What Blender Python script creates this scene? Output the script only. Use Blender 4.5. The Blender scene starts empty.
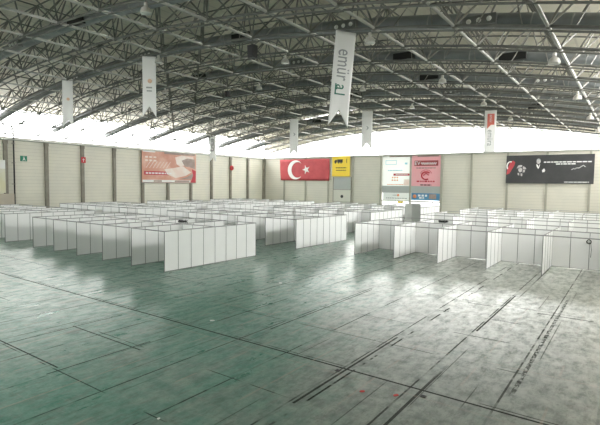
import bpy, math, random
from mathutils import Vector, Matrix
random.seed(7)
C = bpy.context.scene.collection
PI = math.pi

# ------------------------------------------------------------------ helpers
class MB:
    """collects shapes; build() links them as ONE mesh object"""
    def __init__(s): s.v = []; s.f = []; s.m = []; s.sm = []; s.cur = 0
    def add(s, vs, fs, smooth=False):
        o = len(s.v); s.v += [tuple(v) for v in vs]
        for f in fs:
            s.f.append([i + o for i in f]); s.m.append(s.cur); s.sm.append(smooth)
        return s
    def box(s, x0, x1, y0, y1, z0, z1):
        vs = [(x, y, z) for z in (z0, z1) for y in (y0, y1) for x in (x0, x1)]
        return s.add(vs, [(0, 2, 3, 1), (4, 5, 7, 6), (0, 1, 5, 4), (2, 6, 7, 3), (0, 4, 6, 2), (1, 3, 7, 5)])
    def tube(s, pts, r, n=6, cap=True, smooth=True, squash=None):
        pts = [Vector(p) for p in pts]; rings = []; vs = []
        rs = r if isinstance(r, (list, tuple)) else [r] * len(pts)
        up = None
        for i, p in enumerate(pts):
            t = (pts[min(i + 1, len(pts) - 1)] - pts[max(i - 1, 0)]).normalized()
            if up is None:
                up = Vector((0, 0, 1)) if abs(t.z) < .9 else Vector((0, 1, 0))
            a = t.cross(up)
            if a.length < 1e-4: a = t.orthogonal()
            a.normalize(); b = a.cross(t).normalized(); up = b
            for k in range(n):
                an = 2 * PI * (k + .5) / n
                vs.append(p + (a * math.cos(an) + b * math.sin(an)) * rs[i])
        fs = []
        for i in range(len(pts) - 1):
            for k in range(n):
                k2 = (k + 1) % n
                fs.append((i * n + k, i * n + k2, (i + 1) * n + k2, (i + 1) * n + k))
        if cap:
            fs.append(tuple(range(n - 1, -1, -1))); fs.append(tuple((len(pts) - 1) * n + k for k in range(n)))
        return s.add(vs, fs, smooth and n > 6)
    def lathe(s, c, prof, n=20, axis='z'):
        vs = []; c = Vector(c)
        for r, h in prof:
            for k in range(n):
                a = 2 * PI * k / n; x, y = r * math.cos(a), r * math.sin(a)
                vs.append(c + (Vector((x, y, h)) if axis == 'z' else Vector((x, h, y)) if axis == 'y' else Vector((h, x, y))))
        fs = []
        for i in range(len(prof) - 1):
            for k in range(n):
                k2 = (k + 1) % n; fs.append((i * n + k, i * n + k2, (i + 1) * n + k2, (i + 1) * n + k))
        return s.add(vs, fs, True)
    def prism(s, poly, fn, d0, d1):
        """outline poly (2-D) extruded from d0 to d1; fn(a,b,d)->point"""
        n = len(poly)
        vs = [fn(a, b, d0) for a, b in poly] + [fn(a, b, d1) for a, b in poly]
        fs = [tuple(range(n)), tuple(range(2 * n - 1, n - 1, -1))] + [(i, i + n, (i + 1) % n + n, (i + 1) % n) for i in range(n)]
        return s.add(vs, fs)
    def mesh(s, name, mats):
        me = bpy.data.meshes.new(name); me.from_pydata(s.v, [], s.f)
        for m in (mats if isinstance(mats, (list, tuple)) else [mats]): me.materials.append(m)
        me.polygons.foreach_set('material_index', s.m); me.polygons.foreach_set('use_smooth', s.sm)
        import bmesh
        bm = bmesh.new(); bm.from_mesh(me); bmesh.ops.recalc_face_normals(bm, faces=bm.faces[:]); bm.to_mesh(me); bm.free()
        me.update(); return me
    def build(s, name, mats, parent=None):
        return link(name, s.mesh(name, mats), parent)

def link(name, data, parent=None, loc=None, rot=None):
    o = bpy.data.objects.new(name, data); C.objects.link(o)
    if parent: o.parent = parent
    if loc is not None: o.location = loc
    if rot is not None: o.rotation_euler = rot
    return o
def tag(o, label, cat, group=None):
    o['label'] = label; o['category'] = cat
    if group: o['group'] = group
    return o
def thing(name, label, cat, loc=(0, 0, 0), rz=0, group=None):
    o = bpy.data.objects.new(name, None); C.objects.link(o); o.location = loc; o.rotation_euler = (0, 0, rz)
    return tag(o, label, cat, group)
def struct(o): o['kind'] = 'structure'; return o
def copy_tree(o, parent=None):
    c = o.copy(); C.objects.link(c)
    if parent: c.parent = parent
    for ch in list(o.children): copy_tree(ch, c)
    return c

# ------------------------------------------------------------------ materials
def mat(name, col, rough=.5, metal=0, spec=.5):
    m = bpy.data.materials.new(name); m.use_nodes = True
    b = m.node_tree.nodes['Principled BSDF']
    b.inputs['Base Color'].default_value = (*col, 1); b.inputs['Roughness'].default_value = rough
    b.inputs['Metallic'].default_value = metal; b.inputs['Specular IOR Level'].default_value = spec
    return m
class NT:
    def __init__(s, m): s.t = m.node_tree; s.b = s.t.nodes['Principled BSDF']
    def n(s, ty, **kw):
        x = s.t.nodes.new(ty)
        for k, v in kw.items(): setattr(x, k, v)
        return x
    def l(s, a, b): s.t.links.new(a, b)
    def val(s, sock, v):
        if hasattr(v, 'is_linked') or hasattr(v, 'links'): s.l(v, sock)
        else: sock.default_value = v
    def math(s, op, a, b=0, c=None, clamp=False):
        x = s.n('ShaderNodeMath', operation=op, use_clamp=clamp)
        s.val(x.inputs[0], a); s.val(x.inputs[1], b)
        if c is not None: s.val(x.inputs[2], c)
        return x.outputs[0]
    def noise(s, vec, scale, detail=3, rough=.5, stretch=None):
        if stretch:
            mp = s.n('ShaderNodeMapping'); mp.inputs['Scale'].default_value = stretch; s.l(vec, mp.inputs['Vector']); vec = mp.outputs[0]
        x = s.n('ShaderNodeTexNoise'); x.inputs['Scale'].default_value = scale; x.inputs['Detail'].default_value = detail
        x.inputs['Roughness'].default_value = rough; s.l(vec, x.inputs['Vector']); return x.outputs['Fac']
    def ramp(s, f, a, b):
        x = s.n('ShaderNodeMapRange', interpolation_type='SMOOTHSTEP'); s.val(x.inputs['Value'], f)
        x.inputs['From Min'].default_value = a; x.inputs['From Max'].default_value = b; return x.outputs[0]
    def mix(s, f, a, b):
        x = s.n('ShaderNodeMix', data_type='RGBA'); s.val(x.inputs[0], f)
        for i, c in ((6, a), (7, b)):
            if isinstance(c, tuple): x.inputs[i].default_value = (*c, 1)
            else: s.l(c, x.inputs[i])
        return x.outputs[2]
    def line(s, c, period, off, width):
        """1 on a line of given width every period"""
        f = s.math('FRACT', s.math('DIVIDE', s.math('SUBTRACT', c, off - period / 2), period))
        d = s.math('ABSOLUTE', s.math('SUBTRACT', f, .5))
        return s.math('LESS_THAN', d, width / 2 / period)
    def single(s, c, off, width):
        return s.math('LESS_THAN', s.math('ABSOLUTE', s.math('SUBTRACT', c, off)), width / 2)
    def coords(s):
        tc = s.n('ShaderNodeTexCoord'); sx = s.n('ShaderNodeSeparateXYZ'); s.l(tc.outputs['Object'], sx.inputs[0])
        return tc.outputs['Object'], sx.outputs[0], sx.outputs[1], sx.outputs[2]
    def bump(s, h, strength=.3, dist=.02):
        x = s.n('ShaderNodeBump'); x.inputs['Strength'].default_value = strength; x.inputs['Distance'].default_value = dist
        s.l(h, x.inputs['Height']); s.l(x.outputs[0], s.b.inputs['Normal'])

def noisy(name, col, col2, scale=3, rough=.5, metal=0, stretch=None):
    m = mat(name, col, rough, metal); t = NT(m); v, x, y, z = t.coords()
    t.l(t.mix(t.ramp(t.noise(v, scale, 4, .6, stretch), .35, .7), col, col2), t.b.inputs['Base Color']); return m

def floor_material():
    m = mat('worn_green_floor', (.2, .25, .22), .3); t = NT(m); v, x, y, z = t.coords()
    big = t.noise(v, .22, 5, .6)
    streak = t.noise(v, 1.0, 5, .65, (1.6, .16, 1))
    streakx = t.noise(v, 1.0, 4, .6, (.22, 1.4, 1))
    fine = t.noise(v, 9, 4, .7)
    # right-hand side paler: wear, plus reflected glare put into colour and sheen
    side = t.ramp(t.math('ADD', x, t.math('MULTIPLY', y, .22)), -10, 1)
    w = t.math('ADD', t.math('ADD', t.math('MULTIPLY', big, .9), t.math('MULTIPLY', streak, .75)), t.math('MULTIPLY', streakx, .35))
    w = t.math('ADD', w, t.math('MULTIPLY', side, .55))
    worn_glare = t.ramp(w, .92, 1.5)
    paint = t.mix(t.ramp(fine, .35, .7), FLOOR_G1, FLOOR_G2)
    bare = t.mix(t.ramp(t.noise(v, 2.3, 5, .7), .35, .68), FLOOR_B1, FLOOR_B2)
    col = t.mix(worn_glare, paint, bare)
    # fine grime and rubbed streaks
    g1 = t.noise(v, 3.2, 6, .75, (1.8, .35, 1)); g2 = t.noise(v, 2.6, 6, .75, (.4, 2.2, 1))
    col = t.mix(t.math('MULTIPLY', t.ramp(g1, .50, .62), .42), col, (.085, .09, .078))
    col = t.mix(t.math('MULTIPLY', t.ramp(g2, .54, .70), .4), col, (.30, .30, .27))
    g3 = t.noise(v, 11, 5, .8, (1, .45, 1)); g4 = t.noise(v, 4.5, 6, .8, (1, 1, 1))
    col = t.mix(t.math('MULTIPLY', t.ramp(g3, .56, .64), .45), col, (.05, .052, .045))
    col = t.mix(t.math('MULTIPLY', t.ramp(g4, .60, .66), .5), col, (.13, .105, .08))
    # whitish scuffs
    sc = t.math('MULTIPLY', t.ramp(t.noise(v, 2.2, 6, .75, (1, .5, 1)), .66, .74), .5)
    col = t.mix(sc, col, (.42, .42, .38))
    # brown stains
    st = t.math('MULTIPLY', t.ramp(t.noise(v, .55, 6, .7), .6, .72), .55)
    col = t.mix(st, col, (.06, .05, .04))
    brk = t.noise(v, .45, 3, .6)
    on = t.ramp(brk, .44, .5)
    on2 = t.ramp(t.noise(v, .38, 3, .6, (1, 1.7, 1)), .47, .53)
    # slab joints along the hall every 1.95 m, cross joints, service trench at y = 10.85
    j1 = t.math('MULTIPLY', t.line(x, 1.95, -2.36, .05), t.math('MULTIPLY_ADD', on, .55, .2))
    j2 = t.math('MAXIMUM', t.math('MULTIPLY', t.line(y, 2.45, 11.0, .035), t.math('MULTIPLY', on2, .8)), t.math('MULTIPLY', t.line(x, .975, -2.0, .03), t.math('MULTIPLY', t.ramp(t.noise(v, .5, 2, .5, (1.3, .3, 1)), .56, .60), .55)))
    tr = t.math('MULTIPLY', t.single(y, 10.86, .07), .9)
    d1 = t.math('MULTIPLY', t.single(x, -4.02, .075), t.math('MULTIPLY', t.ramp(t.noise(v, .9, 2, .5, (1, .12, 1)), .44, .5), .8))
    d2 = t.math('MULTIPLY', t.single(x, -2.18, .11), t.math('MULTIPLY', t.math('MULTIPLY', t.ramp(t.noise(v, 1.1, 2, .5, (1, .1, 1)), .44, .5), t.ramp(t.noise(v, 11, 4, .75, (1, .45, 1)), .40, .56)), .75))
    d3 = t.math('MULTIPLY', t.single(x, -5.95, .06), t.math('MULTIPLY', on2, .9))
    def dash(c, off, wd, other, lo, hi): return t.math('MULTIPLY', t.single(c, off, wd), t.single(other, (lo + hi) / 2, hi - lo))
    for q in (dash(y, 20.4, .07, x, -2.9, -1.0), dash(y, 20.37, .06, x, -5.6, -4.6), dash(y, 8.35, .05, x, -15.6, -11.8), dash(x, -15.5, .05, y, 6.1, 10.2), dash(x, -12.2, .05, y, 5.8, 9.0), dash(y, 6.2, .05, x, -16.2, -12.4), dash(x, -10.0, .05, y, 12.3, 20), dash(x, -6.14, .07, y, 8.4, 14.2), dash(x, -4.22, .07, y, 16.5, 23)):
        j1 = t.math('MAXIMUM', j1, t.math('MULTIPLY', q, .85))
    jn = t.math('MAXIMUM', t.math('MAXIMUM', t.math('MAXIMUM', j1, j2), t.math('MAXIMUM', tr, d1)), t.math('MAXIMUM', d2, d3))
    col = t.mix(jn, col, (.016, .016, .014))
    # rubbed tape lines: pale and pinkish
    tp = t.math('MULTIPLY', t.line(x, 1.95, -1.38, .06), t.math('MULTIPLY', on2, .55))
    tp2 = t.math('MULTIPLY', t.single(y, 13.75, .07), t.math('MULTIPLY', on, .5))
    tp3 = t.math('MULTIPLY', t.single(y, 10.45, .10), .25)
    col = t.mix(t.math('MAXIMUM', t.math('MAXIMUM', tp, tp2), tp3), col, (.30, .25, .205))
    t.l(col, t.b.inputs['Base Color'])
    r = t.math('ADD', t.math('MULTIPLY', t.noise(v, 1.3, 6, .7, (1.4, .5, 1)), .22), t.math('MULTIPLY_ADD', worn_glare, .05, FLOOR_R))
    r = t.math('ADD', r, t.math('MULTIPLY', jn, .4))
    # worn floor varnish: diffuse paint under a thin, patchy sheen
    t.b.inputs['Specular IOR Level'].default_value = 0; t.b.inputs['Roughness'].default_value = .8
    gl = t.n('ShaderNodeBsdfGlossy'); t.l(r, gl.inputs['Roughness']); gl.inputs['Color'].default_value = (1, 1, .97, 1)
    fr = t.n('ShaderNodeFresnel'); fr.inputs['IOR'].default_value = 1.6
    patch = t.ramp(t.noise(v, 2.6, 7, .76, (1.3, .55, 1)), .32, .62)
    k = t.math('MULTIPLY', t.math('MULTIPLY_ADD', jn, -.95, 1.0), t.math('MULTIPLY', t.math('MULTIPLY_ADD', patch, FLOOR_S * .6, FLOOR_S * .4), t.math('MULTIPLY_ADD', side, .62, .68)))
    mx = t.n('ShaderNodeMixShader'); t.l(t.math('MULTIPLY', fr.outputs[0], k), mx.inputs[0]); t.l(t.b.outputs[0], mx.inputs[1]); t.l(gl.outputs[0], mx.inputs[2])
    o = next(q for q in t.t.nodes if q.type == 'OUTPUT_MATERIAL'); t.l(mx.outputs[0], o.inputs[0])
    t.bump(t.math('SUBTRACT', t.math('MULTIPLY', t.noise(v, 5, 4, .6), .25), jn), .25, .012)
    return m
FLOOR_G1 = (.062, .20, .148); FLOOR_G2 = (.115, .26, .205); FLOOR_B1 = (.13, .168, .145); FLOOR_B2 = (.28, .315, .275)
FLOOR_R = .19; FLOOR_S = 1.45

def ribbed(name, col, col2, period, axis='z', depth=.02, line=None, rough=.5):
    m = mat(name, col, rough); t = NT(m); v, x, y, z = t.coords()
    c = {'x': x, 'y': y, 'z': z}[axis]
    base = t.mix(t.ramp(t.noise(v, .35, 4, .6), .35, .7), col, col2)
    ln = t.line(c, period, 0, period * .12)
    base = t.mix(t.math('MULTIPLY', ln, .35), base, line or tuple(k * .55 for k in col))
    t.l(base, t.b.inputs['Base Color'])
    t.bump(t.math('SUBTRACT', 1.0, ln), .4, depth)
    return m

M = dict(
    floor=floor_material(),
    wall_left=ribbed('cream_shutter_panel', (.78, .755, .64), (.72, .705, .61), .42),
    wall_back=ribbed('beige_wall_panel', (.64, .612, .52), (.60, .58, .50), .42),
    wall_front=noisy('unseen_dark_wall', (.16, .16, .15), (.2, .2, .19), .3, .7),  # unseen surfaces, coloured dark to cut bounced light
    column=noisy('column_paint', (.22, .20, .16), (.28, .26, .21), 1.5, .5),
    column_back=noisy('pale_column_paint', (.34, .33, .27), (.38, .37, .30), 1.5, .5),
    beam=noisy('eaves_beam_paint', (.42, .42, .37), (.36, .36, .32), .8, .45),
    roof=ribbed('roof_sheeting', (.74, .69, .57), (.68, .64, .54), 1.2, 'x', .03),
    chord=noisy('pale_grey_steel', (.55, .54, .50), (.45, .44, .41), 1.2, .4),
    arch=noisy('grey_steel', (.17, .17, .152), (.115, .115, .105), 1.2, .45),
    web=noisy('grey_lattice_steel', (.27, .262, .235), (.16, .156, .14), 1.0, .45),
    tray=noisy('cable_tray_steel', (.20, .20, .18), (.14, .14, .13), 2, .5),
    duct=noisy('dull_duct_steel', (.29, .305, .31), (.22, .235, .24), .6, .40, .3),
    seam=mat('duct_seam', (.36, .36, .35), .4, .4),
    dark=mat('dark_plastic', (.02, .02, .02), .5),
    box=mat('nozzle_box', (.20, .205, .2), .5),
    nozzle=mat('white_nozzle', (.8, .8, .78), .35),
    lamp=noisy('lamp_aluminium', (.62, .60, .55), (.52, .50, .46), 6, .35, .2),
    lampin=mat('lamp_glass', (.75, .74, .7), .2),
    panel=noisy('white_laminate', (.90, .90, .885), (.87, .875, .86), .5, .4),
    post=mat('anodised_aluminium', (.30, .30, .29), .4, .3),
    mullion=mat('window_mullion', (.55, .56, .55), .4),
    cloth=noisy('banner_cloth', (.84, .84, .82), (.80, .80, .78), 1.5, .6),
    red=noisy('flag_red', (.52, .075, .085), (.45, .06, .07), .8, .6),
    white=mat('flag_white', (.82, .81, .79), .6),
    yellow=noisy('sign_yellow', (.88, .64, .05), (.86, .61, .05), .5, .5),
    black=mat('print_black', (.02, .02, .02), .5),
    cable=mat('cable_rubber', (.015, .015, .015), .5),
    charcoal=noisy('black_banner_vinyl', (.035, .036, .036), (.05, .05, .05), .4, .45),
    ink=mat('white_print', (.8, .8, .78), .5),
    grey_ink=mat('grey_print', (.36, .38, .38), .5),
    green_ink=mat('green_print', (.05, .22, .16), .5),
    pink=noisy('pink_poster', (.72, .28, .30), (.70, .32, .33), .6, .5),
    crimson=mat('crimson_print', (.50, .03, .05), .5),
    darkred=mat('dark_red_print', (.30, .05, .05), .5),
    posterwhite=mat('white_poster_film', (.86, .87, .84), .5),
    blue=noisy('blue_poster', (.06, .22, .42), (.10, .28, .46), .5, .5),
    cyan=mat('cyan_print', (.30, .62, .72), .5),
    orange=mat('orange_print', (.80, .28, .10), .5),
    peach=mat('peach_print', (.84, .58, .40), .5),
    coral=mat('coral_print', (.74, .20, .15), .5),
    salmon=noisy('salmon_poster', (.60, .27, .19), (.72, .44, .35), .35, .5),
    palepink=noisy('pale_pink_print', (.78, .62, .55), (.82, .74, .68), .6, .5),
    taupe=noisy('taupe_print', (.30, .22, .19), (.42, .33, .28), .8, .5),
    gatecream=noisy('gate_cream', (.62, .61, .53), (.58, .57, .50), .5, .5),
    greystrip=noisy('grey_infill', (.42, .44, .42), (.39, .41, .39), .5, .5),
    exitgreen=mat('sign_green', (.02, .22, .13), .5),
    signred=mat('sign_red', (.55, .03, .04), .5),
    skin=noisy('portrait_grey', (.62, .60, .58), (.42, .40, .39), 2.5, .6),
    sand=noisy('sand_board', (.56, .50, .40), (.52, .47, .38), .7, .5),
    paleyellow=noisy('pale_yellow_poster', (.72, .70, .48), (.74, .73, .62), .5, .5),
    screen=noisy('grey_screen_board', (.40, .41, .38), (.36, .37, .34), .7, .5),
    paper=mat('paper_scrap', (.8, .8, .78), .7),
    redpaper=mat('red_scrap', (.6, .06, .05), .6),
)
def glass_material(name, tint):
    m = bpy.data.materials.new(name); m.use_nodes = True; t = m.node_tree; t.nodes.clear()
    o = t.nodes.new('ShaderNodeOutputMaterial'); mx = t.nodes.new('ShaderNodeMixShader'); tr = t.nodes.new('ShaderNodeBsdfTransparent'); gl = t.nodes.new('ShaderNodeBsdfGlossy')
    tr.inputs[0].default_value = (*tint, 1); gl.inputs['Roughness'].default_value = .05; mx.inputs[0].default_value = .05
    t.links.new(tr.outputs[0], mx.inputs[1]); t.links.new(gl.outputs[0], mx.inputs[2]); t.links.new(mx.outputs[0], o.inputs[0]); return m
M['glass'] = glass_material('clear_glazing', (.97, .98, .98))
M['glass_side'] = glass_material('daylight_dimming_glazing', (.66, .665, .67))  # tint added to weaken daylight from the unseen right glazing
M['glass_tinted'] = glass_material('sky_dimming_glazing', (.32, .323, .325))  # tint added to hold down sky brightness through the panes
def film(name, col, col2, tl):
    """printed film on glass: mostly opaque, a little daylight comes through from outside"""
    m = noisy(name, col, col2, .5, .5); t = m.node_tree
    o = next(n for n in t.nodes if n.type == 'OUTPUT_MATERIAL'); b = t.nodes['Principled BSDF']
    mx = t.nodes.new('ShaderNodeMixShader'); tr = t.nodes.new('ShaderNodeBsdfTranslucent'); tr.inputs[0].default_value = (*col, 1); mx.inputs[0].default_value = tl
    t.links.new(b.outputs[0], mx.inputs[1]); t.links.new(tr.outputs[0], mx.inputs[2]); t.links.new(mx.outputs[0], o.inputs[0]); return m
M['whitefilm'] = film('white_window_film', (.86, .87, .84), (.84, .85, .82), .45)
M['cloth'] = film('banner_cloth_thin', (.93, .93, .91), (.91, .91, .89), .3)
M['pinkfilm'] = film('pink_window_film', (.80, .38, .41), (.78, .42, .44), .06)

# ------------------------------------------------------------------ hall dimensions
XW, XE, YB, YF = -60.0, 3.0, 71.2, -9.0       # left wall, right wall, far wall, near wall (inner faces)
ZW = 9.75                                      # top of the walls, glazing above
def zb(x): return 13.85 - 3.65 * ((x + 29) / 31) ** 2     # bottom chord of the arches
ROOF = 3.25
def zr(x): return zb(x) + ROOF
XS = [.75, -3.03, -6.72, -10.55, -14.35, -18.4, -22.5, -26.6, -30.7, -34.8, -38.9, -43.0, -47.1, -51.2, -55.3, -59.2]
def yj(k): return 20.7 + 3.5 * k

# ------------------------------------------------------------------ room shell
struct(MB().box(XW - .4, XE + .4, YF - .4, YB + .4, -.3, 0).build('floor', M['floor']))
mb = MB(); n = 48
xs = [XW - .4 + (XE - XW + .8) * i / n for i in range(n + 1)]
SKY = [(65.7, 66.6)]                           # rooflight strip running across the hall
def roof_band(mb, y0, y1, xa=None, xb=None):
    q = [x for x in xs if (xa is None or x >= xa) and (xb is None or x <= xb)]
    vs = []
    for x in q: vs += [(x, y0, zr(x)), (x, y1, zr(x)), (x, y0, zr(x) + .15), (x, y1, zr(x) + .15)]
    fs = []
    for i in range(len(q) - 1):
        a, b = i * 4, i * 4 + 4
        fs += [(a, a + 1, b + 1, b), (a + 2, b + 2, b + 3, a + 3), (a, b, b + 2, a + 2), (a + 1, a + 3, b + 3, b + 1)]
    fs += [(0, 2, 3, 1), (len(vs) - 4, len(vs) - 3, len(vs) - 1, len(vs) - 2)]
    mb.add(vs, fs)
roof_band(mb, YF - .4, SKY[0][0]); roof_band(mb, SKY[0][1], YB + .4)
struct(mb.build('ceiling', M['roof']))
mb = MB(); q = [x for x in xs]; vs = []
for x in q: vs += [(x, SKY[0][0], zr(x) + .07), (x, SKY[0][1], zr(x) + .07)]
mb.add(vs, [(i * 2, i * 2 + 1, i * 2 + 3, i * 2 + 2) for i in range(len(q) - 1)])
struct(mb.build('window_5', M['glass_tinted']))

# walls
struct(MB().box(XW - .3, XW, YF, YB, 0, ZW).build('wall_left', M['wall_left']))
struct(MB().box(XE, XE + .3, YF, YB, 0, ZW).build('wall_right', M['wall_left']))
struct(MB().box(XW - .3, XE + .3, YF - .3, YF, 0, ZW).build('wall_front', M['wall_front']))
DX0, DX1 = -34.4, -24.2                        # glazed entrance bay in the far wall
struct(MB().box(XW - .3, DX0, YB, YB + .3, 0, ZW).box(DX1, XE + .3, YB, YB + .3, 0, ZW).build('wall_back', M['wall_back']))
# eaves beams
k = 0
def trim(mb, m):
    global k; k += 1; return struct(mb.build('trim_%d' % k, m))
trim(MB().box(XW - .1, XW + .28, YF, YB, ZW, ZW + .28).tube([(XW + .42, YF, ZW - .02), (XW + .42, YB, ZW - .02)], .10, 8), M['beam'])
trim(MB().box(XE - .28, XE + .1, YF, YB, ZW, ZW + .28), M['beam'])
trim(MB().box(XW, XE, YB - .22, YB + .1, ZW, ZW + .22), M['beam'])
trim(MB().box(XW, XE, YF - .1, YF + .22, ZW, ZW + .22), M['beam'])
# wall columns, left
for i in range(0, 18):
    y = YB - .15 - 4.67 * i
    if y < YF: break
    trim(MB().box(XW, XW + .30, y - .20, y + .20, 0, ZW).box(XW, XW + .34, y - .24, y + .24, ZW - .5, ZW), M['column'])
for i in range(1, 13):
    x = -59.75 + 5.0 * i
    if DX0 - 1 < x < DX1 + 1: continue
    trim(MB().box(x - .14, x + .14, YB - .16, YB, 0, ZW), M['column_back'])
trim(MB().box(XW, XW + .5, YB - .4, YB, 0, ZW + .3), M['column'])
for x in (DX0, DX1): trim(MB().box(x - .16, x + .16, YB - .2, YB + .3, 0, ZW), M['column_back'])

# glazing above the walls (pane + mullions in one window object each)
def gable(num, y, sg=1):
    q = [x for x in xs if XW <= x <= XE]
    q = [XW] + [x for x in q if x > XW + .01 and x < XE - .01] + [XE]
    mb = MB(); vs = []
    for x in q: vs += [(x, y, ZW + .2), (x, y, max(zb(x) + .25, ZW + .6))]
    mb.add(vs, [(i * 2, i * 2 + 2, i * 2 + 3, i * 2 + 1) for i in range(len(q) - 1)])
    w = struct(mb.build('window_%d' % num, M['glass_tinted']))
    fb = MB()
    for i in range(1, 13):
        x = -59.75 + 5 * i
        if x < XE - .5: fb.box(x - .04, x + .04, y - .035 - sg * .035, y + .035 - sg * .035, ZW + .2, zb(x) + .25)
    f = fb.build('window_frame', M['mullion'], w)
mb = MB(); q = [XW + (XE - XW) * i / 40 for i in range(41)]
mb.prism([(x, max(zb(x) + .25, ZW + .6)) for x in q] + [(x, zr(x)) for x in q[::-1]], lambda a, b, d: (a, d, b), YB + .1, YB + .3)
struct(mb.build('wall_back_upper', M['roof']))
mb = MB()
mb.prism([(x, max(zb(x) + .25, ZW + .6)) for x in q] + [(x, zr(x)) for x in q[::-1]], lambda a, b, d: (a, d, b), YF - .3, YF - .1)
struct(mb.build('wall_front_upper', M['roof']))
def clerestory(num, x, sgn, YF, gm):
    w = struct(MB().add([(x, YF, ZW + .26), (x, YB, ZW + .26), (x, YB, zr(x)), (x, YF, zr(x))], [(0, 1, 2, 3)]).build('window_%d' % num, gm))
    fb = MB(); a, b = sorted((x + sgn * .01, x + sgn * .06))
    for i in range(0, 36):
        y = YB - .15 - 2.335 * i
        if y > YF: fb.box(a, b, y - .035, y + .035, ZW + .26, zr(x) - .02)
    fb.box(a, b, YF, YB, zr(x) - .1, zr(x)); fb.box(a, b, YF, YB, 11.35, 11.41)
    fb.build('window_frame', M['mullion'], w)
gable(2, YB + .12); gable(4, YF - .12, -1)  # near gable is unseen, added to light surfaces facing the camera
clerestory(1, XW - .12, 1, 14.0, M['glass_tinted']); clerestory(3, XE + .12, -1, 22.0, M['glass_side'])
struct(MB().box(XW - .3, XW, YF, 14.0, ZW, zr(XW)).build('wall_left_light_stop', M['wall_front'])); struct(MB().box(XE, XE + .3, YF, 22.0, ZW, zr(XE)).build('wall_right_light_stop', M['wall_front']))  # unseen blank stretches, added to keep daylight off the booth fronts

# ------------------------------------------------------------------ roof steelwork
KS = list(range(-5, 15))
ORD = ['', 'second', 'third', 'fourth', 'fifth', 'sixth', 'seventh', 'eighth', 'ninth', 'tenth', 'eleventh', 'twelfth', 'thirteenth', 'fourteenth', 'fifteenth', 'sixteenth', 'seventeenth', 'eighteenth', 'nineteenth', 'twentieth']
def arc(y, dz, x0=-59.6, x1=2.6, n=44):
    return [(x0 + (x1 - x0) * i / n, y, zb(x0 + (x1 - x0) * i / n) + dz) for i in range(n + 1)]
TD = 2.75
tops = lambda y: [((XS[i] + XS[i + 1]) / 2, y, zb((XS[i] + XS[i + 1]) / 2) + TD) for i in range(len(XS) - 1)]
NODE = MB().lathe((0, 0, 0), [(.001, -.13), (.09, -.10), (.13, 0), (.09, .10), (.001, .13)], 8).mesh('node_joint', M['web'])
for k_ in KS:
    y = yj(k_); rank = 14 - k_; D2 = 1.75 if rank else 1.32
    t = thing('arch_truss', (('grey steel arch truss closest to the far gable glazing' if rank == 0 else 'grey steel arch truss, %s counted from the far gable glazing' % ORD[rank])), 'roof truss', (0, y, 0), 0, 'steel arch trusses across the hall')
    a = [(p[0], 0, p[2]) for p in arc(y, 0)]
    MB().tube(a, .068, 8).build('bottom_chord', M['arch'], t)
    MB().tube([(p[0], .5, p[2] - .05) for p in a], .05, 6).build('cable_tray', M['tray'], t)
    MB().tube([(p[0], D2, p[2] + TD) for p in a], .05, 6).build('top_chord', M['arch'], t)
    w = MB()
    for i, x in enumerate(XS):
        b = (x, 0, zb(x))
        for dy in (-1.75, D2):
            for ii in (i - 1, i):
                if 0 <= ii < len(XS) - 1:
                    tx = (XS[ii] + XS[ii + 1]) / 2
                    w.tube([b, (tx, dy, zb(tx) + TD)], .048, 6, cap=False)
        # light secondary lacing along the arch
        if i < len(XS) - 1:
            x2 = XS[i + 1]; m_ = (x + x2) / 2
            w.tube([((x + m_) / 2, 0, zb((x + m_) / 2)), (m_, D2, zb(m_) + TD)], .028, 5, cap=False)
            w.tube([((x2 + m_) / 2, 0, zb((x2 + m_) / 2)), (m_, D2, zb(m_) + TD)], .028, 5, cap=False)
    w.build('web', M['web'], t)
    for x in XS: link('node_joint', NODE, t, (x, 0, zb(x)))
for i, x in enumerate(XS):
    t = tag(MB().tube([(x, yj(KS[0]) - 1, zb(x)), (x, YB, zb(x))], .07, 8).build('purlin_tube', M['chord']),
            'pale grey purlin tube under the roof, %s from the left wall' % (ORD[len(XS) - 1 - i] or 'first'), 'roof tube', 'pale purlin tubes running down the hall')
    # secondary upper tube, tied to the same purlin
    if i < len(XS) - 1:
        tx = (XS[i] + XS[i + 1]) / 2
        MB().tube([(tx, yj(KS[0]) - 1, zb(tx) + TD), (tx, YB, zb(tx) + TD)], .045, 6).build('upper_tube', M['arch'], t)

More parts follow.
